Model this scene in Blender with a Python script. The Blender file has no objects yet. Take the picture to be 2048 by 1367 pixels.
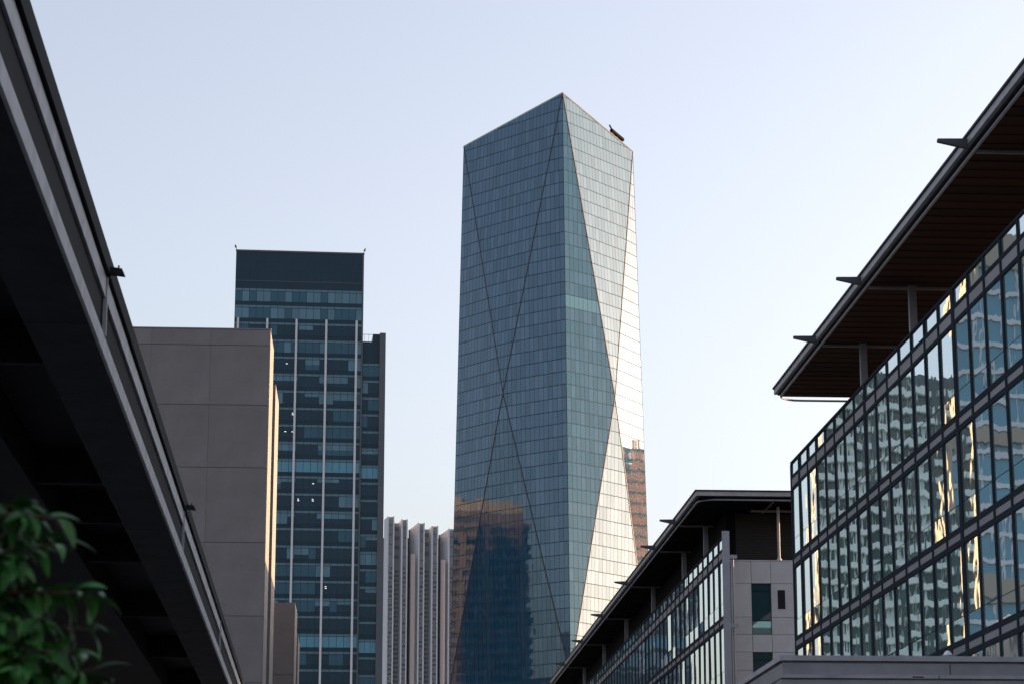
import bpy, bmesh, math, random
from mathutils import Vector, Matrix
R = math.radians
rng = random.Random(7)
sc = bpy.context.scene
C = sc.collection

# ---------------------------------------------------------------- camera, sky, sun, exposure
cam = bpy.data.cameras.new('camera'); co = bpy.data.objects.new('camera', cam); C.objects.link(co)
co.location = (0, 0, 1.7); co.rotation_euler = (R(90 + 13.6424), 0, 0)
cam.sensor_width = 36; cam.lens = 4835 / 2048 * 36
cam.clip_start = .1; cam.clip_end = 12000
cam.dof.use_dof = True; cam.dof.focus_distance = 320; cam.dof.aperture_fstop = 5.0
sc.camera = co
SUN_AZ, SUN_EL = 65, 7.0          # degrees clockwise from the view direction (+Y), above the horizon
w = bpy.data.worlds.new('World'); sc.world = w; w.use_nodes = True
nt = w.node_tree; nt.nodes.clear()
sky = nt.nodes.new('ShaderNodeTexSky'); sky.sky_type = 'NISHITA'; sky.sun_disc = False
sky.sun_elevation = R(SUN_EL); sky.sun_rotation = R(SUN_AZ)
sky.altitude = 0; sky.air_density = 1.0; sky.dust_density = 3.6; sky.ozone_density = 2.5
hs = nt.nodes.new('ShaderNodeHueSaturation'); hs.inputs['Saturation'].default_value = .6
tint = nt.nodes.new('ShaderNodeMix'); tint.data_type = 'RGBA'; tint.blend_type = 'MULTIPLY'
tint.inputs[0].default_value = 1; tint.inputs[7].default_value = (1.09, .98, .955, 1)
bg = nt.nodes.new('ShaderNodeBackground'); bg.inputs[1].default_value = .15
out = nt.nodes.new('ShaderNodeOutputWorld')
nt.links.new(sky.outputs[0], hs.inputs['Color']); nt.links.new(hs.outputs[0], tint.inputs[6])
nt.links.new(tint.outputs[2], bg.inputs[0]); nt.links.new(bg.outputs[0], out.inputs[0])
sl = bpy.data.lights.new('sun', 'SUN'); so = bpy.data.objects.new('sun', sl); C.objects.link(so)
sl.energy = 4.2; sl.angle = R(.5); sl.color = (1, .64, .34)
sd = Vector((math.sin(R(SUN_AZ)) * math.cos(R(SUN_EL)), math.cos(R(SUN_AZ)) * math.cos(R(SUN_EL)), math.sin(R(SUN_EL))))
so.rotation_euler = sd.to_track_quat('Z', 'Y').to_euler(); so.location = (200, 100, 400)
sc.view_settings.view_transform = 'Standard'; sc.view_settings.look = 'None'
sc.view_settings.exposure = 1.76; sc.view_settings.gamma = 1
sc.cycles.max_bounces = 8; sc.cycles.glossy_bounces = 4; sc.cycles.diffuse_bounces = 3
sc.cycles.use_denoising = True

# ---------------------------------------------------------------- materials
MATS = {}
def mat(name, col, rough=.6, metal=0., spec=.5, var=0., vscale=1., bump=0., bscale=8., emis=None, obj_var=0., stretch=None, coat=0.):
    m = bpy.data.materials.new(name); m.use_nodes = True
    t = m.node_tree; b = t.nodes['Principled BSDF']; N = t.nodes.new; L = t.links.new
    b.inputs['Base Color'].default_value = (*col, 1); b.inputs['Roughness'].default_value = rough
    b.inputs['Metallic'].default_value = metal; b.inputs['Specular IOR Level'].default_value = spec
    b.inputs['Coat Weight'].default_value = coat
    if emis:
        b.inputs['Emission Color'].default_value = (*emis[0], 1); b.inputs['Emission Strength'].default_value = emis[1]
    tc = N('ShaderNodeTexCoord'); src = tc.outputs['Object']
    if stretch:
        mp = N('ShaderNodeMapping'); mp.inputs['Scale'].default_value = stretch; L(src, mp.inputs[0]); src = mp.outputs[0]
    colsock = None
    if var or obj_var:
        mx = N('ShaderNodeMix'); mx.data_type = 'RGBA'; mx.blend_type = 'MULTIPLY'; mx.inputs[0].default_value = 1
        mx.inputs[6].default_value = (*col, 1)
        val = None
        if var:
            n = N('ShaderNodeTexNoise'); n.inputs['Scale'].default_value = vscale; n.inputs['Detail'].default_value = 6; n.inputs['Roughness'].default_value = .65
            L(src, n.inputs['Vector'])
            r = N('ShaderNodeMapRange'); r.inputs[1].default_value = .25; r.inputs[2].default_value = .75
            r.inputs[3].default_value = 1 - var; r.inputs[4].default_value = 1 + var; L(n.outputs[0], r.inputs[0]); val = r.outputs[0]
        if obj_var:
            oi = N('ShaderNodeObjectInfo'); r2 = N('ShaderNodeMapRange'); r2.inputs[3].default_value = 1 - obj_var; r2.inputs[4].default_value = 1 + obj_var
            L(oi.outputs['Random'], r2.inputs[0])
            if val:
                mu = N('ShaderNodeMath'); mu.operation = 'MULTIPLY'; L(val, mu.inputs[0]); L(r2.outputs[0], mu.inputs[1]); val = mu.outputs[0]
            else: val = r2.outputs[0]
        cb = N('ShaderNodeCombineColor')
        for k in range(3): L(val, cb.inputs[k])
        L(cb.outputs[0], mx.inputs[7]); L(mx.outputs[2], b.inputs['Base Color'])
    if bump:
        n = N('ShaderNodeTexNoise'); n.inputs['Scale'].default_value = bscale; n.inputs['Detail'].default_value = 3; L(src, n.inputs['Vector'])
        bp = N('ShaderNodeBump'); bp.inputs['Strength'].default_value = 1; bp.inputs['Distance'].default_value = bump
        L(n.outputs[0], bp.inputs['Height']); L(bp.outputs[0], b.inputs['Normal'])
    MATS[name] = m
    return m

def glass(name, col, rough=.015, metal=.9, wav=.0, wscale=.35, var=0., ior=1.5):
    """coated reflective curtain-wall glass; slow waves of the sheet bend what it mirrors"""
    m = mat(name, col, rough=rough, metal=metal, spec=.5, bump=0, obj_var=var)
    m.node_tree.nodes['Principled BSDF'].inputs['IOR'].default_value = ior
    if wav:
        t = m.node_tree; b = t.nodes['Principled BSDF']; N = t.nodes.new; L = t.links.new
        g = N('ShaderNodeNewGeometry'); oi = N('ShaderNodeObjectInfo')
        ad = N('ShaderNodeVectorMath'); ad.operation = 'ADD'
        cb = N('ShaderNodeCombineXYZ'); mu = N('ShaderNodeMath'); mu.operation = 'MULTIPLY'; mu.inputs[1].default_value = 53
        L(oi.outputs['Random'], mu.inputs[0]); L(mu.outputs[0], cb.inputs[0]); L(mu.outputs[0], cb.inputs[2])
        L(g.outputs['Position'], ad.inputs[0]); L(cb.outputs[0], ad.inputs[1])
        n = N('ShaderNodeTexNoise'); n.inputs['Scale'].default_value = wscale; n.inputs['Detail'].default_value = 1.5; n.inputs['Roughness'].default_value = .4
        L(ad.outputs[0], n.inputs['Vector'])
        bp = N('ShaderNodeBump'); bp.inputs['Strength'].default_value = 1; bp.inputs['Distance'].default_value = wav
        L(n.outputs[0], bp.inputs['Height']); L(bp.outputs[0], b.inputs['Normal'])
    return m

asphalt = mat('asphalt', (.05, .05, .052), .9, var=.3, vscale=.8, bump=.01, bscale=30)
paving = mat('paving', (.22, .21, .2), .85, var=.2, vscale=.6, bump=.005)
soil = mat('ground_mix', (.10, .10, .09), .95, var=.3, vscale=.02)
paint = mat('road_paint', (.75, .75, .72), .7, var=.15, vscale=3)
concrete = mat('grey_render', (.185, .172, .172), .85, var=.14, vscale=.5, bump=.006, bscale=6, obj_var=.03)
joint = mat('panel_joint', (.14, .13, .13), .9)
conc_light = mat('pale_wall_panel', (.42, .41, .435), .7, var=.16, vscale=.7, obj_var=.03, bump=.002)
conc_cap = mat('pale_coping', (.44, .42, .43), .6, var=.28, vscale=1.2)
conc_fascia = mat('fascia_panel', (.33, .315, .33), .65, var=.22, vscale=.8)
steel_dark = mat('dark_steel', (.02, .02, .024), .6, spec=.2, var=.2, vscale=2)
steel_mull = mat('slate_mullion', (.02, .026, .035), .8, spec=.05, var=.12, vscale=.8)
steel_grey = mat('grey_steel', (.25, .26, .30), .45, metal=.3, var=.15, vscale=1.5)
steel_fascia = mat('canopy_fascia_metal', (.30, .29, .30), .5, metal=.2, var=.25, vscale=1.2)
fin_mat = mat('outrigger_steel', (.06, .06, .068), .5, spec=.3)
spandrel = mat('spandrel_panel', (.20, .195, .21), .55, var=.1, vscale=1, obj_var=.1)
wood = mat('dark_timber', (.032, .013, .010), .75, spec=.12, var=.45, vscale=1.0, obj_var=.3, stretch=(.25, 3, 1))
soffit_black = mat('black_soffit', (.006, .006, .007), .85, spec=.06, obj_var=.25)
louver = mat('louver_slat', (.05, .047, .052), .7, spec=.2)
br_dark = mat('bridge_dark_steel', (.02, .021, .025), .75, spec=.12, var=.25, vscale=.5)
br_edge = mat('bridge_edge_steel', (.042, .043, .05), .75, spec=.12, var=.35, vscale=.9)
br_rail = mat('bridge_pale_rail', (.5, .5, .52), .5, metal=.0, var=.35, vscale=1.6)
g_dark = glass('tinted_window', (.02, .05, .06), metal=.0)
g_street = [glass('street_glass', (.74, .88, .90), wav=.0042, wscale=.8, metal=.88, var=.08)]
t_back = mat('tower_joint', (.018, .066, .105), .8, spec=.12)
g_tower = [glass('tower_glass_a', (.006, .062, .122), metal=0, rough=.03, ior=1.68), glass('tower_glass_b', (.005, .053, .104), metal=0, rough=.035, ior=1.65),
           glass('tower_glass_c', (.008, .072, .138), metal=0, rough=.03, ior=1.72), glass('tower_glass_pale', (.02, .11, .175), metal=0, rough=.05, ior=1.8),
           glass('tower_glass_d', (.005, .057, .115), metal=0, rough=.05, ior=1.76), glass('tower_glass_e', (.006, .064, .118), metal=0, rough=.02, ior=1.62)]
for m_ in g_tower: m_.node_tree.nodes['Principled BSDF'].inputs['Specular Tint'].default_value = (.80, .89, .98, 1)
rib = mat('bronze_rib', (.05, .042, .045), .4, metal=.4)
trim_pale = mat('pale_trim', (.55, .58, .6), .5)
b_wall = mat('blue_tower_spandrel', (.004, .03, .054), .35, metal=0, spec=.35, var=.2, vscale=.2)
b_frame = mat('blue_tower_fin_grey', (.09, .10, .12), .6, var=.1, vscale=.3)
b_dark = mat('blue_tower_dark_pane', (.005, .036, .066), .1, spec=.3)
b_mid = mat('blue_tower_mid_pane', (.016, .09, .145), .12, spec=.4)
b_blind = mat('blue_tower_blind', (.07, .18, .25), .25, spec=.6, obj_var=.15)
b_lit = mat('blue_tower_lit_pane', (.06, .25, .36), .2, spec=.7)
b_strip = mat('blue_tower_strip', (.06, .14, .18), .3, spec=.6, obj_var=.3)
b_lamp = mat('ceiling_lamp', (.8, .8, .8), emis=((1, .95, .85), .55))
b_lamp_w = mat('warm_lamp', (.8, .6, .3), emis=((1, .6, .2), .9))
fin_white = mat('white_fin', (.62, .64, .68), .45, var=.05, vscale=.3)
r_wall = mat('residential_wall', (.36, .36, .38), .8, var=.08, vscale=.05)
r_edge = mat('residential_edge', (.62, .63, .66), .7)
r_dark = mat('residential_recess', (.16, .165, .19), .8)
r_col = mat('residential_column', (.46, .39, .37), .75)
r_win = mat('residential_window', (.13, .155, .165), .3)
r_slab = mat('residential_slab', (.42, .43, .45), .7)
leafm = mat('leaf', (.04, .165, .03), .42, spec=.4, obj_var=.5, var=.2, vscale=8)
leafy = mat('leaf_young', (.04, .13, .02), .42, spec=.4, obj_var=.3)
for m_ in (leafm, leafy): m_.node_tree.nodes['Principled BSDF'].inputs['Transmission Weight'].default_value = 0
bark = mat('bark', (.10, .06, .045), .9, var=.3, vscale=10, bump=.01, bscale=30)
cream = mat('cream_stone', (.36, .31, .235), .8, var=.1, vscale=.1)
tan = mat('tan_stone', (.50, .30, .15), .8, var=.25, vscale=.06)
d_glass = mat('dark_tower_glass', (.085, .066, .046), .5, spec=.1)
d_slab = mat('dark_tower_slab', (.17, .115, .07), .7)
bal_wall = mat('balcony_wall', (.70, .76, .74), .7)
bal_dark = mat('balcony_dark_glass', (.03, .05, .05), .2)  # one even dark tone, core and dividers alike
white_pl = mat('white_plastic', (.8, .8, .78), .4)

# ---------------------------------------------------------------- builders
class MB:
    """collects boxes, prisms and tubes; build() links them as ONE mesh object"""
    def __init__(s): s.v = []; s.f = []; s.m = []
    def quad(s, pts, mi=0):
        n = len(s.v); s.v += [tuple(p) for p in pts]; s.f.append(tuple(range(n, n + len(pts)))); s.m.append(mi)
    def box(s, x0, x1, y0, y1, z0, z1, mi=0):
        n = len(s.v)
        s.v += [(x0, y0, z0), (x1, y0, z0), (x1, y1, z0), (x0, y1, z0), (x0, y0, z1), (x1, y0, z1), (x1, y1, z1), (x0, y1, z1)]
        for q in ((3, 2, 1, 0), (4, 5, 6, 7), (0, 1, 5, 4), (1, 2, 6, 5), (2, 3, 7, 6), (3, 0, 4, 7)):
            s.f.append(tuple(n + k for k in q)); s.m.append(mi)
        return s
    def prism(s, poly, off, mi=0):
        """poly: 3-D points of one face (counter-clockwise seen from outside); off: vector to the other face"""
        n = len(s.v); k = len(poly); o = Vector(off)
        s.v += [tuple(p) for p in poly] + [tuple(Vector(p) + o) for p in poly]
        s.f.append(tuple(range(n, n + k))); s.f.append(tuple(range(n + 2 * k - 1, n + k - 1, -1))); s.m += [mi, mi]
        for i in range(k):
            j = (i + 1) % k; s.f.append((n + j, n + i, n + k + i, n + k + j)); s.m.append(mi)
        return s
    def tube(s, pts, r, sides=8, mi=0, r2=None):
        pts = [Vector(p) for p in pts]; n0 = len(s.v); k = len(pts)
        for i, p in enumerate(pts):
            d = (pts[min(i + 1, k - 1)] - pts[max(i - 1, 0)]).normalized()
            a = d.orthogonal().normalized() if abs(d.z) > .9 else Vector((0, 0, 1)).cross(d).normalized()
            b = d.cross(a); rr = r if r2 is None else r + (r2 - r) * i / (k - 1)
            for j in range(sides):
                t = 2 * math.pi * j / sides; s.v.append(tuple(p + a * math.cos(t) * rr + b * math.sin(t) * rr))
        for i in range(k - 1):
            for j in range(sides):
                j2 = (j + 1) % sides
                s.f.append((n0 + i * sides + j, n0 + i * sides + j2, n0 + (i + 1) * sides + j2, n0 + (i + 1) * sides + j)); s.m.append(mi)
        s.f.append(tuple(n0 + j for j in reversed(range(sides)))); s.f.append(tuple(n0 + (k - 1) * sides + j for j in range(sides))); s.m += [mi, mi]
        return s
    def mesh(s, name, mats):
        me = bpy.data.meshes.new(name); me.from_pydata(s.v, [], s.f)
        for m in (mats if isinstance(mats, (list, tuple)) else [mats]): me.materials.append(m)
        me.polygons.foreach_set('material_index', s.m); me.update(); return me
    def build(s, name, mats, parent=None, loc=(0, 0, 0), kind=None):
        return put(name, s.mesh(name, mats), parent, loc, kind)

def put(name, me, parent=None, loc=(0, 0, 0), kind=None, rot=None):
    o = bpy.data.objects.new(name, me); C.objects.link(o); o.location = loc
    if rot: o.rotation_euler = rot
    if parent: o.parent = parent
    if kind: o['kind'] = kind
    return o
def thing(name, label, cat, loc=(0, 0, 0), rz=0, group=None):
    o = bpy.data.objects.new(name, None); C.objects.link(o); o.location = loc; o.rotation_euler = (0, 0, rz)
    o.empty_display_size = .5
    return tag(o, label, cat, group)
def tag(o, label, cat, group=None):
    o['label'] = label; o['category'] = cat
    if group: o['group'] = group
    return o
def box(name, m, parent, x0, x1, y0, y1, z0, z1, kind=None):
    cx, cy, cz = (x0 + x1) / 2, (y0 + y1) / 2, z0
    return MB().box(x0 - cx, x1 - cx, y0 - cy, y1 - cy, 0, z1 - z0).build(name, m, parent, (cx, cy, cz), kind)

AZ = R(3.49648)                   # the street runs a little to the left of the view
def street(x, y): return (x * math.cos(AZ) - y * math.sin(AZ), x * math.sin(AZ) + y * math.cos(AZ), 0)

# ---------------------------------------------------------------- ground, road
def sheet(name, pts, z, m, kind='structure'):
    b = MB(); b.quad([(x, y, z) for x, y in pts]); return b.build(name, m, None, kind=kind)
gd = sheet('ground', [(-6000, -6000), (6000, -6000), (6000, 6000), (-6000, 6000)], 0, soil)
S2 = lambda x0, x1, y0, y1: [street(x0, y0)[:2], street(x1, y0)[:2], street(x1, y1)[:2], street(x0, y1)[:2]]
sheet('road', S2(-4.2, 8.2, -60, 560), .004, asphalt)
b = MB()
for k in range(46):
    q = S2(1.9, 2.05, -50 + k * 13, -44 + k * 13); b.quad([(x, y, .008) for x, y in q])
b.build('road_marking', paint, None, kind='structure')
for x0, x1 in ((8.2, 21.3), (-14, -4.2)):
    b = MB(); b.prism([(*street(x0, -60)[:2], .12), (*street(x1, -60)[:2], .12), (*street(x1, 560)[:2], .12), (*street(x0, 560)[:2], .12)], (0, 0, -.115))
    b.build('pavement', paving, None, kind='structure')

# ---------------------------------------------------------------- faceted glass tower
def clip(poly, a, b):
    """keep the part of a 2-D polygon left of a->b"""
    o = []; f = lambda p: (b[0] - a[0]) * (p[1] - a[1]) - (b[1] - a[1]) * (p[0] - a[0])
    for i in range(len(poly)):
        p, q = poly[i], poly[(i + 1) % len(poly)]; fp, fq = f(p), f(q)
        if fp >= 0: o.append(p)
        if (fp > 0 > fq) or (fp < 0 < fq):
            t = fp / (fp - fq); o.append((p[0] + (q[0] - p[0]) * t, p[1] + (q[1] - p[1]) * t))
    return o
V = Vector
TC, TL, TR = V((14.66, 665, 237.26)), V((-14.45, 693.59, 230.39)), V((36.18, 691.87, 228.24))
TB = TL + TR - TC
BC, BL, BR = V((15.95, 662, 68.87)), V((-17.66, 692.45, 68.87)), V((40.06, 690.47, 68.87))
BB = BL + BR - BC
CL, CR = V((-2.58, 677., 151.0)), V((29.47, 676., 149.4))
axis0 = (TC + TB) / 2
def mirror_c(c, e0, e1, f0, f1):       # the hidden faces bulge as far as the opposite visible ones
    return (f0 + f1) / 2 + ((e0 + e1) / 2 - c) * 1.0
CBL = (TL + TB + BL + BB) / 4 - ((CR - (TC + TR + BC + BR) / 4)); CBR = (TR + TB + BR + BB) / 4 - ((CL - (TC + TL + BC + BL) / 4))
tower = thing('glass_tower', 'tallest faceted blue glass skyscraper with dark diagonal ribs crossing into an X on each face', 'skyscraper', (12, 690, 0))
TO = V((12, 690, 0))
faces = [(TL, TC, BL, BC, CL, 28), (TC, TR, BC, BR, CR, 22), (TR, TB, BR, BB, CBR, 28), (TB, TL, BB, BL, CBL, 22)]
back = MB(); panes = []
ZB = 68.87
for fi, (At, Bt, Ab, Bb, Cc, ncol) in enumerate(faces):
    hdir = (Bb - Ab).normalized(); nrm = hdir.cross(V((0, 0, 1))).normalized()
    if nrm.dot((Ab + Bb) / 2 - (BC + BB) / 2) < 0: nrm = -nrm
    sc_ = .5
    P2 = {'At': (0, At.z), 'Bt': (1, Bt.z), 'Ab': (0, ZB), 'Bb': (1, ZB), 'C': (sc_, Cc.z)}
    P3 = {'At': At, 'Bt': Bt, 'Ab': Ab, 'Bb': Bb, 'C': Cc}
    for ti, tri in enumerate((('At', 'C', 'Bt'), ('Ab', 'Bb', 'C'), ('Ab', 'C', 'At'), ('Bb', 'Bt', 'C'))):
        t2 = [P2[k] for k in tri]; t3 = [P3[k] for k in tri]
        tn = (t3[1] - t3[0]).cross(t3[2] - t3[0]).normalized()
        if tn.dot(nrm) < 0: tn = -tn
        back.quad([p - TO for p in (t3 if (t3[1] - t3[0]).cross(t3[2] - t3[0]).dot(nrm) > 0 else t3[::-1])])
        ar = (t2[1][0] - t2[0][0]) * (t2[2][1] - t2[0][1]) - (t2[2][0] - t2[0][0]) * (t2[1][1] - t2[0][1])
        if ar < 0: t2 = t2[::-1]; t3 = t3[::-1]; ar = -ar
        wid = (Bb - Ab).length
        nfl = int((max(At.z, Bt.z) - ZB) / 3.72) + 1
        for k in range(nfl):
            z0, z1 = ZB + k * 3.72 + .1, ZB + (k + 1) * 3.72 - .1
            for c in range(ncol):
                s0, s1 = (c + .0) / ncol + .045 / wid, (c + 1.) / ncol - .045 / wid
                poly = [(s0, z0), (s1, z0), (s1, z1), (s0, z1)]
                for e in range(3):
                    poly = clip(poly, t2[e], t2[(e + 1) % 3])
                    if len(poly) < 3: break
                if len(poly) < 3: continue
                pts = []
                for (x, y) in poly:
                    l1 = ((t2[1][0] - x) * (t2[2][1] - y) - (t2[2][0] - x) * (t2[1][1] - y)) / ar
                    l2 = ((t2[2][0] - x) * (t2[0][1] - y) - (t2[0][0] - x) * (t2[2][1] - y)) / ar
                    pts.append(t3[0] * l1 + t3[1] * l2 + t3[2] * (1 - l1 - l2))
                cen = sum(pts, V()) / len(pts)
                area = sum(((pts[i] - pts[0]).cross(pts[i + 1] - pts[0])).length for i in range(1, len(pts) - 1)) / 2
                if area < .12: continue
                jx, jz = rng.gauss(0, .0016), rng.gauss(0, .0011)
                q = [p + tn * (.07 + (p - cen).dot(hdir) * jx + (p.z - cen.z) * jz) for p in pts]
                band = fi == 1 and ti == 2 and 172.9 < cen.z < 176.8
                mi = 3 if band else rng.choice((0, 0, 0, 1, 2, 4, 5))
                panes.append((fi < 2, area * (1 + (260 - cen.z) * .002), q, tn, mi))
    # below the faceted part the shaft goes straight down to the podium
    back.quad([p - TO for p in (V((Ab.x, Ab.y, 0)), V((Bb.x, Bb.y, 0)), Bb, Ab)])
back.quad([p - TO for p in (TC, TR, TB, TL)])
back.build('facade', t_back, tower)
def pane_mb(mb, q, tn, mi, org):
    qq = [p - org for p in q]
    if (qq[1] - qq[0]).cross(qq[2] - qq[0]).dot(tn) < 0: qq = qq[::-1]
    mb.prism(qq, -tn * .06, mi)
panes.sort(key=lambda p: (not p[0], -p[1]))
for vis, a, q, tn, mi in panes[:300]:
    mb = MB(); org = sum(q, V()) / len(q); pane_mb(mb, q, tn, 0, org)
    mb.build('pane', g_tower[mi], tower, org - TO)
mb = MB()
for vis, a, q, tn, mi in panes[300:]: pane_mb(mb, q, tn, mi, TO)
mb.build('pane', g_tower, tower, kind='stuff')
for At, Bt, Ab, Bb, Cc, nc in faces:
    for e in (At, Bt, Ab, Bb):
        MB().tube([e - TO, Cc - TO], .22, 6).build('diagonal_rib', rib, tower)
for t, bt in ((TC, BC), (TL, BL), (TR, BR), (TB, BB)):
    MB().tube([t - TO, bt - TO], .13, 6).build('corner_trim', t_back, tower)
for p, q in ((TC, TL), (TC, TR), (TR, TB), (TB, TL)):
    d = (q - p).normalized(); k = 1 if p in (TC, TR) else -1
    MB().tube([p - TO + V((0, 0, .1)), q - TO + V((0, 0, .1))], .28, 6).build('roof_edge', trim_pale if p == TC and q == TL else steel_grey, tower)
# roof cleaning cradle on the right edge
p0 = TC.lerp(TR, .69) + V((0, 0, .3)); p1 = TC.lerp(TR, .86) + V((0, 0, .3)); dirr = (p1 - p0).normalized()
cr = thing('cleaning_cradle', 'small dark window cleaning rig on the right roof edge of the faceted tower', 'cleaning rig', p0)
rl = (p1 - p0).length
mb = MB(); up = V((0, 0, 1)); sidev = dirr.cross(up).normalized()
mb.prism([V((0, 0, .5)) - sidev * .5, V((0, 0, .5)) + sidev * .5, V((0, 0, 1.3)) + sidev * .5, V((0, 0, 1.3)) - sidev * .5], dirr * rl)
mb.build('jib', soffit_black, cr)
for f in (.1, .5, .9):
    mb = MB(); mb.tube([dirr * rl * f + V((0, 0, -.4)), dirr * rl * f + V((0, 0, .6))], .25, 6); mb.build('leg', steel_dark, cr)
mb = MB(); mb.tube([dirr * .2 + V((0, 0, 1.3)), dirr * -.9 + V((0, 0, 2.1))], .25, 6); mb.build('boom_tip', soffit_black, cr)

# ---------------------------------------------------------------- blue office tower, slightly turned
bt = thing('office_tower', 'dark blue flat glass office tower with slender white fins behind the brown concrete block', 'office tower', (-65.15, 550, 0), R(5.9))
BW = 30.2
box('core', b_wall, bt, 0, BW, .35, 26, 0, 157.3)
box('roof_edge', b_frame, bt, -.1, BW + .1, .2, .5, 157.3, 157.7)
box('side_core', b_wall, bt, BW + .003, 34.2, .9, 24, 0, 136.3)
box('side_pier', b_frame, bt, 34.2, 35.6, .2, 24, 0, 138.3)
box('pier_return', b_wall, bt, 32.6, 34.2, 1.2, 23, 136.303, 138.2)
box('corner_trim', b_frame, bt, BW - .35, BW + .003, .05, .35, 0, 157.3)
mb = MB()
for x in (30.6, 31.6): mb.box(x - .03, x + .03, 1.3, 1.36, 136.3, 138.1)
mb.box(BW + .05, 32.55, 1.28, 1.38, 138.05, 138.15); mb.build('glass_guard', steel_grey, bt)
NC, PW = 18, BW / 18
def pmesh(w_, h_, blind=0, full=None, lamp=0):
    mb = MB(); base = 0
    if blind: mb.box(0, w_, 0, .07, h_ * (1 - blind), h_, 1)
    if blind < 1: mb.box(0, w_, .012, .07, 0, h_ * (1 - blind) - (.004 if blind else 0), 0)
    if lamp:
        for i in range(lamp): mb.box(w_ * .3, w_ * .3 + .42 - .1 * i, .002, .011, h_ * (.55 + .16 * i), h_ * (.55 + .16 * i) + .1, 2)
    return mb
FH = 4.05
kinds = {}
def getp(key):
    if key not in kinds:
        base, blind, lamp, w_ = key
        m0 = {'d': b_dark, 'm': b_mid, 'b': b_blind, 'l': b_lit, 's': b_strip}[base]
        h_ = .55 if base == 's' else 2.45
        kinds[key] = pmesh(w_, h_, blind, lamp=lamp).mesh('pane', [m0, b_blind, b_lamp])
    return kinds[key]
rr = random.Random(21)
cells = []
for k in range(36):
    zt = 144.3 + FH * (1 - k)                       # top of the strip row of this floor
    rowkind = rr.random(); run = None; rl_ = 0
    for c in range(NC + 3):
        if c >= NC and zt > 135.5: continue
        x0 = c * PW + .05 if c < NC else BW + .12 + (c - NC) * 1.33
        w_ = round(PW - .1 if c < NC else 1.25, 3); y = .28 if c < NC else .83
        zc = zt - (0 if c < NC else 1.1)
        if k < 2: key = ('l' if rr.random() < .1 else 'm', 0, 0, w_); key = ('b' if rr.random() < .55 else 'm', 0, 0, w_)
        elif k == 2: key = ('m' if c < 6 and c not in (2, 3, 4) else 'd', .4 if c in (9, 10) else 0, 0, w_)
        elif k == 3: key = ('b' if rr.random() < .5 else 'm', 0, 0, w_)
        elif k in (10, 20): key = ('l', 0, 0, w_)
        else:
            if rl_ <= 0:
                rl_ = rr.choice((1, 2, 3, 4, 5)); u = rr.random()
                run = ('d', 0) if u < .5 else ('d', rr.choice((.3, .45, .6))) if u < .72 else ('m', 0) if u < .84 else ('b', 0) if u < .95 else ('m', .5)
            rl_ -= 1
            lamp = rr.choice((1, 1, 2)) if run[0] == 'd' and run[1] == 0 and rr.random() < .11 and k > 3 else 0
            key = (run[0], run[1], lamp, w_)
        cells.append((zc - 3.15, c, x0, y, key))
        cells.append((zc - .58, c, x0, y, ('s', 0, 0, w_)))
vis = [q for q in cells if q[0] > 50 and not (q[1] < 5 and q[0] < 138)]
main = [q for q in vis if q[4][0] != 's' and q[0] > 50][:300]; ids = {id(q) for q in main}
for z, c, x0, y, key in main: put('pane', getp(key), bt, (x0, y, z))
mb = MB(); order = [b_dark, b_mid, b_blind, b_lit, b_strip]
for q in cells:
    if id(q) in ids: continue
    z, c, x0, y, key = q; h_ = .5 if key[0] == 's' else (.5 if z % FH < 0 else 2.4)
    h_ = .5 if abs(((z + .58 - 144.3 + (1.1 if c >= NC else 0)) / FH) - round((z + .58 - 144.3 + (1.1 if c >= NC else 0)) / FH)) < .02 else 2.45
    mb.box(x0, x0 + key[3], y, y + .07, z, z + h_, 'dmbls'.index(key[0]))
mb.build('pane', order, bt, kind='stuff')
box('cornice_line', b_frame, bt, 0, BW, .26, .35, 150.1, 150.25)
mb = MB()                                           # faint panel joints of the blank crown
for c in range(1, NC): mb.box(c * PW - .03, c * PW + .03, .33, .35, 150.3, 157.2)
for z in (152.6, 154.9): mb.box(.1, BW - .4, .325, .35, z - .03, z + .03)
mb.build('crown_joint', b_dark, bt)
for x in (.85, 7.7, 14.55, 21.55, 28.65):
    box('white_fin', fin_white, bt, x - .24, x + .24, -.75, .27, 20, 140.9)
for x, s in ((.1, 1), (BW - .1, -1)):
    t = thing('roof_light', 'tiny obstruction lamp on the %s roof corner of the dark blue office tower' % ('left' if s > 0 else 'right'), 'roof lamp',
              bt.matrix_basis @ V((x, .35, 157.7)), R(5.9), 'lamps on the blue tower roof')
    mb = MB(); mb.tube([(0, 0, 0), (-.2 * s, -.1, .55)], .07, 6); mb.build('stem', steel_dark, t)
    mb = MB(); mb.tube([(-.2 * s, -.1, .5), (-.25 * s, -.1, .75), (-.4 * s, -.1, 1.15)], .28, 8, r2=.1); mb.build('lamp_head', steel_dark, t)

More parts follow.
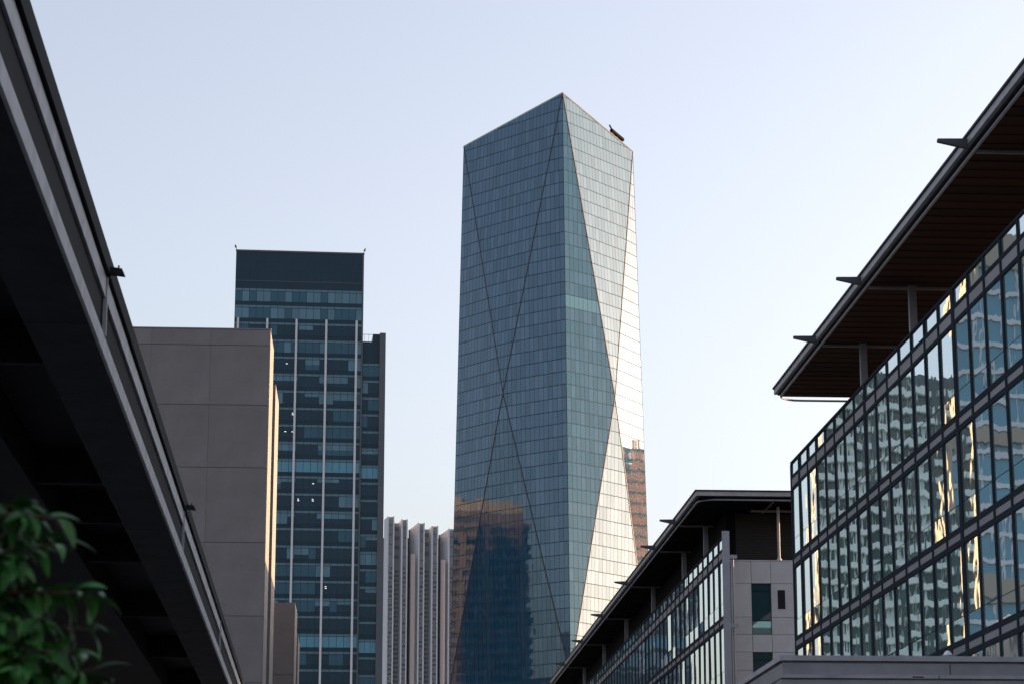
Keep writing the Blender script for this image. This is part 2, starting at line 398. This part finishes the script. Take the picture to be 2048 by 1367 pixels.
# ---------------------------------------------------------------- far residential slab
rs = thing('apartment_tower', 'pale grey ribbed apartment slab far behind, between the blue office tower and the faceted tower', 'apartment block', (-86, 1600, 0), R(2))
U = 1600 / 4975 / 7.594                             # metres per measured unit
def rx(u): return (u - 105) * U
def rz_(v): return 1.7 + (1857 - 1000 - v / 7.594) * 1600 / 4975
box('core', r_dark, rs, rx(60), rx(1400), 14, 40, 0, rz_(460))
def pier(u0, u1, top, fin_l=True):
    box('pier', r_wall, rs, rx(u0), rx(u1), 4, 20, 0, rz_(top))
    for u in (u0, u1):
        box('edge_fin', r_edge, rs, rx(u) - .45, rx(u) + .45, 1.5, 4.3, 0, rz_(top) + .05)
    mb = MB(); z = rz_(960); n = 0
    while z > 20:
        mb.box(rx(u0) + .5, rx(u1) - .5, 3.85, 4.0, z - 1.75, z - .1, 1)
        mb.box(rx(u0) + .5, rx(u1) - .5, 3.2, 4.0, z - .1, z + .35, 0)
        if rng.random() < .6:
            x = rx(u0) + .7 + rng.random() * 1.5; mb.box(x, x + 1.6, 3.6, 3.84, z - 1.7, z - .4, 2)
        z -= 3.05
    mb.build('balcony', [r_slab, r_win, r_wall], rs, kind='stuff')
    mb = MB()
    for v in range(int(top) + 120, 900, 155): mb.box(rx(u0) + .5, rx(u1) - .5, 3.9, 4.0, rz_(v + 12), rz_(v), 0)
    mb.build('window_band', r_dark, rs)
def recess(u0, u1, top):
    box('recess_wall', r_wall, rs, rx(u0), rx(u1), 9, 22, 0, rz_(top))
    mb = MB(); z = rz_(990)
    while z > 20:
        for f in (.1, .5): mb.box(rx(u0 + (u1 - u0) * f), rx(u0 + (u1 - u0) * (f + .3)), 8.88, 9.0, z - 1.7, z - .2, 1)
        mb.box(rx(u0) + .4, rx(u1) - .4, 8.3, 9.0, z - .1, z + .3, 0); z -= 3.05
    for v in range(int(top) + 60, 800, 150): mb.box(rx(u0) + .3, rx(u1) - .3, 8.8, 9.0, rz_(v + 60), rz_(v), 1)
    mb.build('balcony', [r_slab, r_win], rs, kind='stuff')
def wedge(u0, u1, t0, t1):                          # sloping wing wall running up to a pier
    mb = MB(); mb.prism([(rx(u0), 12, 0), (rx(u1), 3, 0), (rx(u1), 3, rz_(t1)), (rx(u0), 12, rz_(t0))], (.8, .6, 0)); mb.build('wing_wall', r_edge, rs)
pier(175, 268, 160); recess(270, 385, 240); pier(398, 480, 205); pier(665, 748, 262); recess(750, 860, 335); pier(876, 962, 308); pier(1140, 1230, 350)
wedge(110, 174, 175, 158); wedge(330, 397, 235, 200); wedge(520, 664, 330, 245); wedge(800, 875, 340, 295); wedge(1000, 1139, 415, 348)
for u, top in ((576, 762), (1050, 855)):
    mb = MB(); mb.tube([(rx(u), 1, 0), (rx(u), 1, rz_(top))], 1.55, 14); mb.build('round_column', r_col, rs)
for u0, u1, t in ((485, 640, 330), (965, 1120, 410)):
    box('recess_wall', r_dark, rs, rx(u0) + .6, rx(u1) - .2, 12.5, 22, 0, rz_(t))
    mb = MB(); z = rz_(t + 60)
    while z > rz_(770): mb.box(rx(u1) - 3.5, rx(u1) - 1.6, 12.3, 12.5, z - 1.2, z); z -= 3.3
    mb.build('window_band', r_slab, rs)

# ---------------------------------------------------------------- brown concrete block
ROWS = [0, 4.2, 8.3, 12.4, 16.5, 20.6, 25.2, 29.95, 33.98, 37.85, 38.88]
def panel_wall(parent, x0, x1, y0, y1, zs, cols, m, gap=.018):
    """panels of the front (-y) face, each its own part, joints recessed in the wall behind"""
    cache = {}
    for i in range(len(zs) - 1):
        h = zs[i + 1] - zs[i]
        for j in range(len(cols) - 1):
            w_ = cols[j + 1] - cols[j]; key = (round(w_, 3), round(h, 3))
            if key not in cache:
                cache[key] = MB().box(.006, w_ - .006, -.05, 0, gap, h - gap).mesh('panel', m)
            put('panel', cache[key], parent, (cols[j], y0 + rng.uniform(-.006, .006), zs[i]))
cb_ = thing('concrete_block', 'tall windowless brown grey concrete block with a sunlit golden right edge', 'building', street(-6.27, 150.66), AZ)
box('wall', joint, cb_, -34, -.01, .0, 5.4, 0, 38.86)
panel_wall(cb_, -34, 0, 0, 0, ROWS, [-34, -30.2, -26.4, -22.6, -18.8, -15, -11.3, -7.5, -3.75, 0], concrete)
for i in range(len(ROWS) - 1): box('side_panel', concrete, cb_, -.01, .03, .02, 5.4, ROWS[i] + .01, ROWS[i + 1] - .01)
box('recess', steel_dark, cb_, -33, -.3, 5.4, 6.9, 0, 36.2)
box('rear_wing', concrete, cb_, -33.5, .16, 6.9, 13, 0, 36.9)
box('parapet_cap', concrete, cb_, -34, .05, -.06, .4, 38.883, 38.97)
lb = thing('concrete_annex', 'lower brown grey concrete block stepping down behind the right edge of the taller one', 'building', street(-4.98, 172.6), AZ)
box('wall', joint, lb, -9, -.01, 0, 5.8, 0, 24.3)
panel_wall(lb, -9, 0, 0, 0, [0, 5, 10, 14.5, 19.2, 24.35], [-9, -5.2, -2.6, 0], concrete)
for z in (0, 8.1, 16.2): box('side_panel', concrete, lb, -.01, .03, .02, 5.8, z + .01, z + 8.09)
box('rear_wing', concrete, lb, -8.5, .12, 6.4, 11, 0, 22.6)

# ---------------------------------------------------------------- two glass-fronted office blocks down the right side of the street
FX, CX = 21.4, 19.9
BAND = [(23.15, .15, .42, .15), (19.2, .2, .27, .2), (15.12, .2, .27, .2), (11.12, .2, .27, .2), (7.1, .2, .27, .2)]   # z, rail, panel, rail
GTOP = 24.55
def office(core_y, y0, y1, bay, nrows, label, z_low, seed):
    r_ = random.Random(seed)
    t = thing('glass_office', label, 'office building', street(FX, y0), AZ)     # local x 0 = facade plane, y from 0
    Ln = y1 - y0; nb = int(round(Ln / bay)); bay = Ln / nb
    box('core', steel_dark, t, .34, 24, core_y, Ln - .05, 0, 22.6)
    box('parapet_back', steel_dark, t, .2, .26, .05, Ln - .05, 22.6, GTOP - .05)
    pm = {}
    for bi in range(nb):
        yy = bi * bay
        def pane(z0, z1):
            k = round(z1 - z0, 3)
            if k not in pm: pm[k] = MB().box(0, .05, .09, bay - .09, 0, k).mesh('glass_pane', g_street[0])
            o = put('glass_pane', pm[k], t, (.0, yy, z0)); o.rotation_euler = (0, r_.gauss(0, .0028), r_.gauss(0, .0035))
        pane(23.15 + .72, GTOP - .06)
        for i in range(nrows):
            lo = BAND[i + 1]; z0 = lo[0] + lo[1] * 2 + lo[2]; z1 = BAND[i][0]; zs = z0 + (z1 - z0) * .24
            pane(zs + .015, z1); pane(z0, zs - .015)
        for i in range(nrows + 1):
            z, a, p_, c_ = BAND[i]; k = ('sp', i)
            if k not in pm: pm[k] = MB().box(0, .06, .05, bay - .05, 0, p_).mesh('spandrel_panel', spandrel)
            put('spandrel_panel', pm[k], t, (-.02, yy, z + a))
    for i in range(nrows + 1):
        z, a, p_, c_ = BAND[i]
        box('rail', steel_mull, t, -.048, .1, 0, Ln, z, z + a); box('rail', steel_mull, t, -.048, .1, 0, Ln, z + a + p_, z + a + p_ + c_)
    box('top_rail', steel_mull, t, -.06, .15, 0, Ln, GTOP - .06, GTOP + .05)
    mm = {}
    for bi in range(nb + 1):
        wide = bi % 7 == 3
        k = wide
        if k not in mm:
            ww = .2 if wide else .105
            mm[k] = MB().box(-.055, .12, -ww, ww, 0, GTOP - z_low - .07).mesh('mullion', steel_mull)
        put('mullion', mm[k], t, (0, bi * bay, z_low))
    return t, Ln

def canopy(t, y_org, ya, yb, xr, fins, m_plank, teeth=False, near_end=False, far_end=False, cols=()):
    """floating roof: planked soffit, layered fascia, gutter tube, struts, columns and outrigger fins"""
    x0 = CX - FX; ZS = 27.0
    c = box('canopy', steel_dark, t, x0 + .16, xr, ya + .1, yb - .1, ZS + .12, ZS + .45)
    c0 = c.location.copy()
    def sub(name, mb, m): o = mb.build(name, m, c, (-c0.x, -c0.y, -c0.z)); return o
    n = int((yb - ya - .4) / .93); pw = (yb - ya - .4) / n
    pl = MB().box(0, xr - x0 - .5, .012, pw - .012, 0, .05)
    pl.v = [(x, y, z + (.02 if y > pw / 2 and z < .02 else 0)) for x, y, z in pl.v]
    pme = pl.mesh('soffit_plank', m_plank)
    for i in range(n): put('soffit_plank', pme, c, (x0 + .3 - c0.x, ya + .2 + i * pw - c0.y, ZS + .02 + rng.uniform(-.004, .004) - c0.z))
    sub('fascia', MB().box(x0, x0 + .15, ya, yb, ZS + .18, ZS + .44).box(x0 + .15, xr, ya, ya + .12, ZS + .18, ZS + .44).box(x0 + .15, xr, yb - .12, yb, ZS + .18, ZS + .44), steel_fascia)
    sub('roof_edge', MB().box(x0 - .06, x0 + .25, ya - .06, yb + .06, ZS + .443, ZS + .53).box(x0 + .25, xr, ya - .06, ya + .2, ZS + .443, ZS + .53).box(x0 + .25, xr, yb - .2, yb + .06, ZS + .443, ZS + .53), steel_dark)
    sub('fascia_joint', MB().box(x0 - .004, x0 + .1, ya + .02, ya + .04, ZS + .19, ZS + .43), steel_dark) if near_end else None
    pts = []
    xi = x0 + .22
    def arc(cx, cy, a0, a1): return [(cx + 1.1 * math.cos(a0 + (a1 - a0) * k / 7), cy + 1.1 * math.sin(a0 + (a1 - a0) * k / 7), ZS - .03) for k in range(8)]
    if near_end: pts += [(xr, ya + .22, ZS - .03)] + arc(xi + 1.1, ya + .22 + 1.1, -math.pi / 2, -math.pi)
    else: pts += [(xi, ya, ZS - .03)]
    if far_end: pts += arc(xi + 1.1, yb + .3 - 1.1, math.pi, math.pi / 2) + [(xr, yb + .3, ZS - .03)]
    else: pts += [(xi, yb, ZS - .03)]
    sub('gutter_pipe', MB().tube(pts, .055, 8), steel_grey)
    for fy in fins:
        y = fy - y_org
        sub('outrigger_fin', MB().prism([(x0 - 1.0, y - .09, ZS + .36), (x0 - 1.0, y - .09, ZS + .26), (x0 + .02, y - .09, ZS + .04), (x0 + .02, y - .09, ZS + .38)][::-1], (0, .18, 0)), fin_mat)
        sub('strut', MB().box(x0 + .3, min(x0 + 3.7, xr - .2), y - .06, y + .06, ZS - .1, ZS - .005), steel_grey)
    for fy in cols:
        y = fy - y_org; sub('column', MB().box(.32, .62, y - .12, y + .12, 22.5, ZS - .102), steel_grey)
    return c

oa, La = office(.05, 46, 119, 2.28, 4, 'near glass fronted office block with a dark timber canopy on the right', 7.1, 3)
box('core', steel_dark, oa, .05, 24, -46, -.05, 0, 24.5); box('roof_slab', steel_dark, oa, -1.5, 24, -46, 1.99, 27, 27.5)  # unseen extension of block and canopy, added to keep sun off the tree
canopy(oa, 46, 2, 68.9, 12, (57, 76, 93.7, 103.7), wood, far_end=True, cols=(57, 75.5, 93.2, 103))
ob, Lb = office(3.3, 142.3, 282.3, 2.3, 3, 'farther glass fronted office block with a black canopy and a grey panelled end wall', 11.1, 5)
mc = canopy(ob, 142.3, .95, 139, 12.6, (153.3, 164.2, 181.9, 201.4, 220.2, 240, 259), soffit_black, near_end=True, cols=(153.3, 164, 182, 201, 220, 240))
# end wall of the farther block: pale panels, windows, louvre, penthouse
def endx(L): return L - FX
EY = 2.7
cols_ = [.75, 2.0, 3.2, 4.62, 6.2, 8.0]; rows_ = [3.0, 7.5, 12, 14.5, 16.85, 17.94, 19.0, 20.05, 22.1, 23.45]
wins = {(1, 3), (1, 4), (1, 6), (1, 7), (4, 6), (4, 7)}
box('end_wall', joint, ob, .7, 8, EY + .02, EY + .5, 0, 23.3)
cache = {}
for i in range(len(rows_) - 1):
    for j in range(len(cols_) - 1):
        if (j, i) in wins: continue
        w_, h = cols_[j + 1] - cols_[j], rows_[i + 1] - rows_[i]
        if (w_, h) not in cache: cache[(w_, h)] = MB().box(.012, w_ - .012, -.12, 0, .012, h - .012).mesh('wall_panel', conc_light)
        put('wall_panel', cache[(w_, h)], ob, (cols_[j], EY + rng.uniform(-.004, .004), rows_[i]))
for j, z0, z1 in ((1, 19.0, 22.1), (1, 14.5, 17.94), (4, 19.0, 22.1)):
    wd = box('window', g_dark, ob, cols_[j] + .02, cols_[j + 1] - .02, EY - .02, EY + .01, z0 + .02, z1 - .02)
    zz = (z1 - z0) * .26
    for q0, q1 in ((zz, zz + .05), (z1 - z0 - .5, z1 - z0 - .46)):
        MB().box(-.57, .57, -.05, -.02, q0, q1).build('frame', steel_mull, wd)
    MB().box(-.56, .56, -.03, -.018, .02, zz - .02).build('lower_pane', glass('window_glass_low', (.25, .42, .44), metal=.6), wd)
lv = box('vent_louvre', steel_dark, ob, 3.6, 4.05, EY - .14, EY - .121, 20.55, 21.7)
slat = MB().box(-.2, .2, -.03, 0, 0, .035).mesh('slat', steel_mull)
for k in range(11): put('slat', slat, lv, (0, -.012, .04 + k * .1))
box('wall_coping', conc_cap, ob, .7, 8.05, EY - .14, EY + .5, 23.455, 23.52)
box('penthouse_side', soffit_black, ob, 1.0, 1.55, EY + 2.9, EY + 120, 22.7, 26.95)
ph = box('penthouse_wall', steel_dark, ob, 1.56, 9.3, EY + 3.0, EY + 120, 22.7, 26.95)
sl_ = MB().box(-3.85, 3.85, -.07, 0, 0, .045).mesh('slat', louver)
for k in range(38): put('slat', sl_, ph, (0, -58.51, .1 + k * .108))
pole = MB().tube([(endx(25.25), EY + .45, 23.5), (endx(25.25), EY + .45, 26.9)], .09, 10).build('slender_column', conc_fascia, ob)
MB().tube([(0, 0, 0), (0, 0, .25)], .2, 10, r2=.1).build('base', conc_cap, pole, (endx(25.25), EY + .45, 23.53))
box('cross_bar', steel_grey, ob, 2.4, 9, EY + 1.9, EY + 2.0, 26.82, 26.95)
b = MB()
for k in range(13): b.box(3.25, 3.36, EY - 1.0 + k * .62, EY - .85 + k * .62, 26.9, 26.98)
for k in range(9): b.box(5.25, 5.36, EY - .9 + k * .62, EY - .75 + k * .62, 26.9, 26.98)
b.build('soffit_clip', steel_grey, ob)
MB().box(-.14, .3, -.16, -.06, 0, 13.75).build('corner_post', steel_grey, ob, (0, 0, 11.1))
for z in (23.2, 19.1): MB().box(.301, .75, -.12, .0, 0, .22).build('bracket', steel_grey, ob, (0, 0, z))
MB().tube([(.55, .3, 11), (.55, .3, 23.2)], .06, 8).build('drain_pipe', steel_grey, ob)

# ---------------------------------------------------------------- entrance canopy in the near right corner
ec = thing('entrance_canopy', 'pale grey flat entrance roof with stepped fascia in the lower right corner', 'canopy', street(10.29, 59.5), AZ)
EW, EL = 10.9, 26
box('roof_slab', conc_fascia, ec, .12, EW, .12, EL, 7.5, 8.16)
MB().box(0, EW, 0, EL, 8.17, 8.3).build('coping', conc_cap, ec)
MB().box(.05, EW, .05, .118, 7.83, 8.11).build('fascia_panel', conc_fascia, ec)
for x0, x1 in ((.02, 3.96), (3.98, 7.4), (7.42, EW)): MB().box(x0, x1, .02, .1, 7.745, 7.828).build('ledge', conc_cap, ec)
MB().box(.06, EW, .06, .118, 7.35, 7.7).build('fascia_panel', conc_fascia, ec)
MB().box(.05, .118, .12, EL, 7.35, 8.11).build('side_fascia', steel_fascia, ec)
MB().box(.02, .1, .1, EL, 7.745, 7.828).build('ledge', steel_fascia, ec)
MB().box(4.25, 4.27, .04, .1, 7.84, 8.1).build('panel_seam', steel_dark, ec)
MB().box(3.3, 3.58, .012, .03, 7.765, 7.795).build('drain_slot', steel_dark, ec)
for x, y in ((.6, .7), (.6, 12), (.6, 24), (9, .7)):
    MB().tube([(x, y, .12), (x, y, 7.5)], .16, 12).build('column', steel_grey, ec)
dl = thing('dome_lamp', 'small white dome lamp sitting on the entrance roof coping', 'lamp', street(14.55, 59.72), AZ); dl.location.z = 8.3
MB().tube([(0, 0, 0), (0, 0, .05)], .13, 14).build('base', steel_grey, dl)
MB().tube([(0, 0, .05), (0, 0, .1), (0, 0, .14), (0, 0, .16)], .12, 14, r2=.03).build('dome', white_pl, dl)

# ---------------------------------------------------------------- elevated walkway on the left
AO = R(4.3561)
br = thing('elevated_walkway', 'dark elevated walkway with pale rails crossing the upper left corner', 'footbridge', (0, 0, 0), AO)
X, Y0, Y1 = -3.75, -30, 109
box('deck', br_dark, br, -11, X - .25, Y0, Y1, 11.75, 12.05)
box('edge_beam', br_edge, br, X - 1.05, X - .06, Y0, Y1, 10.85, 11.75)
box('inner_beam', br_dark, br, -7.0, -6.3, Y0, Y1, 10.85, 11.75)
box('inner_beam', br_dark, br, -11, -10.2, Y0, Y1, 10.85, 11.75)
k = 0
for y in [s * 11.4 - 28 for s in range(13)] + [57.0]:
    if y < Y1 - 1: box('cross_beam', br_dark, br, -6.3, X - 1.05, y - .1, y + .1, 11.0, 11.75)
for i, y in enumerate(range(-30, 109, 20)): 
    box('soffit_joint', steel_dark, br, X - 1.06, X - .05, y + 6.9, y + 6.96, 10.842, 10.86)
post_y = [-7, 16, 39, 62, 85, 108]
prev = Y0
for y in post_y + [Y1]:
    if y > prev: box('parapet_panel', br_dark, br, X - .14, X - .05, prev + .05, min(y, Y1) - .05, 11.2, 11.8)
    prev = y
box('lower_rail', br_rail, br, X - .1, X, Y0, Y1, 10.87, 11.17)
box('upper_rail', br_rail, br, X - .1, X, Y0, Y1, 11.80, 12.14)
box('coping', br_dark, br, X - .3, X + .06, Y0, Y1, 12.18, 12.50)
for y in post_y:
    box('post', br_rail, br, X - .04, X + .025, y - .055, y + .055, 11.17, 12.2)
for y in post_y:
    lx, ly = X + .03, y
    p = Matrix.Rotation(AO, 4, 'Z') @ V((lx, ly, 12.22))
    if y < 0: continue
    which = {16: 'out of frame above', 39: 'nearer of the two in view', 62: 'farther of the two in view', 85: 'low', 108: 'last'}[y]
    if y not in (39, 62): continue
    t = thing('bracket_lamp', 'small dark bracket lamp on the walkway coping, %s' % which, 'lamp', p, AO, 'bracket lamps along the walkway')
    MB().prism([(0, -.08, 0), (.27, -.08, -.03), (.22, -.08, .08), (0, -.08, .11)], (0, .16, 0)).build('housing', steel_dark, t)
    MB().tube([(.16, 0, .08), (.16, 0, .15)], .015, 6).build('sensor', steel_dark, t)
    MB().box(-.03, .04, -.06, .06, -.06, .13).build('bracket', steel_dark, t)
for y in (-20, 4, 107.6):
    MB().box(-7.4, -5.4, -.7, .7, 0, 10.85).build('pier', br_edge, br, (0, y, 0))
MB().box(X - 1.0, X - .02, 107.4, 108.6, 9.4, 10.84).build('end_bearing', conc_cap, br)

# ---------------------------------------------------------------- young tree at the lower left
def leaf_mesh(m, L_=.15, W_=.03, droop=.5):
    v = []; f = []
    n = 5
    for i in range(n + 1):
        s = i / n; wv = W_ * math.sin(math.pi * min(1, s * .93 + .05)) ** .8 * (1 - .25 * s)
        x = L_ * math.sin(s * droop * 1.2) / (droop * 1.2); z = -L_ * (1 - math.cos(s * droop * 1.2)) / (droop * 1.2)
        v += [(x, -wv, z + wv * .35), (x, 0, z), (x, wv, z + wv * .35)]
    for i in range(n):
        a = i * 3; f += [(a, a + 3, a + 4, a + 1), (a + 1, a + 4, a + 5, a + 2)]
    me = bpy.data.meshes.new('leaf'); me.from_pydata(v, [], f); me.materials.append(m); me.polygons.foreach_set('use_smooth', [True] * len(f)); me.update()
    return me
tr = thing('tree', 'young leafy green tree with drooping pointed leaves in the lower left corner', 'tree', (-1.94, 8.2, .27))
r_ = random.Random(4)
tk = MB().tube([(0, 0, 0), (.04, .02, .9), (-.02, 0, 1.7), (.03, .03, 2.5), (0, 0, 2.95)], .05, 8, r2=.012).build('trunk', bark, tr)
lm = [leaf_mesh(leafm, .16, .026, .8), leaf_mesh(leafm, .13, .024, 1.2), leaf_mesh(leafm, .19, .028, .55), leaf_mesh(leafy, .14, .024, .9)]
leaves = []
for k in range(84):
    z0 = r_.uniform(1.7, 2.9); a = r_.uniform(0, 2 * math.pi) if k < 40 else r_.uniform(-1.1, 1.0); z0 = z0 if k < 40 else r_.uniform(2.0, 2.72); ln = r_.uniform(.22, .56) * (1.2 - .28 * (z0 - 1.6))
    d = V((math.cos(a), math.sin(a), r_.uniform(.05, .45)))
    pts = [V((0, 0, z0)) + d * ln * s + V((0, 0, -.18 * s * s * ln)) for s in (0, .35, .7, 1)]
    MB().tube(pts, .009, 5, r2=.003).build('branch', bark, tr)
    for q in range(21):
        s = r_.uniform(.25, 1.03); i = min(2, int(s * 3)); p = pts[0] + d * ln * s + V((0, 0, -.18 * s * s * ln))
        leaves.append((p, a + r_.gauss(0, .9), r_.uniform(-.5, .75), r_.uniform(-.6, .6), r_.uniform(.5, .95)))
leaves.sort(key=lambda l: -(l[0].x - .4 * l[0].y))
for i, (p, a, tilt, roll, s) in enumerate(leaves[:300]):
    o = put('leaf', lm[r_.choice((0, 0, 1, 1, 2, 3))], tr, p, rot=(roll, tilt, a)); o.scale = (s, s, s)
mb = MB()
for p, a, tilt, roll, s in leaves[300:]:
    M = Matrix.Translation(p) @ Matrix.Rotation(a, 4, 'Z') @ Matrix.Rotation(tilt, 4, 'Y') @ Matrix.Rotation(roll, 4, 'X') @ Matrix.Scale(s, 4)
    me = lm[r_.choice((0, 1, 2))]; n = len(mb.v)
    mb.v += [tuple(M @ v.co) for v in me.vertices]
    for f in me.polygons: mb.f.append(tuple(n + i for i in f.vertices)); mb.m.append(0)
mb.build('leaf', leafm, tr, kind='stuff')

# ---------------------------------------------------------------- buildings seen in the glass only
ba = thing('balcony_tower', 'apartment tower with rows of pale balconies, mirrored in the near glass office front', 'apartment block', street(-80, 430), AZ)
W_ = 42.4; HB = 101
box('core', bal_dark, ba, 0, W_, .2, 4, 0, HB)
for f in range(30):
    z = 3 + f * 3.25
    mb = MB(); mb.box(0, W_ - .6, -1.5, .2, z, z + 1.15, 0)
    for c in range(9): mb.box(c * 4.7, c * 4.7 + 1.5, -.1, .2, z + 1.15, z + 3.25, 0)
    mb.build('balcony', bal_wall, ba)
for x in (8.9, 18.3, 27.7): box('divider', bal_dark, ba, x, x + 1.6, -1.7, .2, 0, HB)
box('end_wall', cream, ba, W_, W_ + .5, -1.7, 2.5, 0, HB + 1.5)
ga = thing('grid_tower', 'blue glass office tower with white grid lines, mirrored in the near glass front', 'office tower', street(-97, 330), AZ)
W_ = 55.6; HG = 94
box('core', b_lit, ga, 0, W_, .2, 4, 0, HG)
for f in range(23): box('slab_edge', fin_white, ga, 0, W_, -.25, .2, 4 + f * 3.9, 4.7 + f * 3.9)
for c in range(10): box('grid_mullion', fin_white, ga, 3 + c * 5.4, 3.35 + c * 5.4, -.3, .2, 0, HG)
box('corner_pier', cream, ga, W_ - .1, W_ + 1.2, -.8, 2.5, 0, HG + 1.5)
box('crown', cream, ga, -.5, W_ - .1, -.6, 10, HG, HG + 4)
for zz, h in ((46, 3), (68, 2)): box('cream_band', cream, ga, 0, W_ - .2, -.7, .2, zz, zz + h)
dk = thing('dark_balcony_tower', 'dark green grey tower with pale crown, mirrored low in the faceted tower', 'apartment block', (-176, 700, 0))
box('core', d_glass, dk, -26, 25, -45, 60, 0, 134)
for f in range(37): box('slab_edge', d_slab, dk, -26.6, 26, -46, 61, 3 + f * 3.6, 4.6 + f * 3.6)
for f in range(9): box('pier', d_slab, dk, 25, 26.3, -44 + f * 12, -42 + f * 12, 0, 138)
box('crown_base', d_slab, dk, -26, 25.5, -44, -7, 134, 137.5)
box('upper_storeys', d_glass, dk, -26, 25.5, -6.9, 60, 136, 146)
for f in range(3): box('slab_edge', d_slab, dk, -26.3, 26, -7, 60.3, 137 + f * 3.6, 138.6 + f * 3.6)
for k_ in range(9): box('crown', cream, dk, -25, 26.2, -43.5 + k_ * 4, -39.6 + k_ * 4, 137.5, 140 + rng.uniform(0, 3.2))
for k_ in range(16): box('crown', cream, dk, -25, 26.2, -6.9 + k_ * 4, -3 + k_ * 4, 146, 149 + rng.uniform(0, 3.4))
cs = thing('cream_tower', 'small cream block mirrored at the foot of the faceted tower corner', 'building', (-160, 611, 0))
box('core', cream, cs, -8, 10, -4, 5, 0, 102)
box('roof_room', tan, cs, -5, 4, -2, 3, 102, 105)
nt_ = bpy.data.materials.new('orange_glow_sheet'); nt_.use_nodes = True; t_ = nt_.node_tree  # made-up translucent sheets; backlit by the sun they pass for a sunlit facade
tl_ = t_.nodes.new('ShaderNodeBsdfTranslucent'); tl_.inputs[0].default_value = (.95, .6, .24, 1)
df_ = t_.nodes.new('ShaderNodeBsdfDiffuse'); df_.inputs[0].default_value = (.6, .3, .1, 1); ms_ = t_.nodes.new('ShaderNodeMixShader'); ms_.inputs[0].default_value = .25
t_.links.new(tl_.outputs[0], ms_.inputs[1]); t_.links.new(df_.outputs[0], ms_.inputs[2]); t_.links.new(ms_.outputs[0], t_.nodes['Material Output'].inputs[0])
og = thing('orange_glow_tower', 'made-up tower of backlit orange sheets giving a sunlit look, mirrored at the lower right edge of the faceted tower', 'building site', (200, 792, 0))  # invented tower, open at the back so low sun glows through
for f in range(45): box('slab', tan, og, 1.5, 7, 1, 50, f * 4.1, f * 4.1 + .2)
for x in (6,):
    for y in (4, 25, 46): box('column', tan, og, x - .5, x + .5, y - .5, y + .5, 0, 184)
for k_ in range(25):
    box('glow_sheet', nt_, og, 0, .06, k_ * 2.0, k_ * 2.0 + 2.0, 0, 176 + rng.uniform(-5, 9))
for k_ in range(4):
    box('glow_sheet', nt_, og, .06 + k_ * 1.75, 1.81 + k_ * 1.75, 0, .06, 0, 178 + rng.uniform(-8, 7))
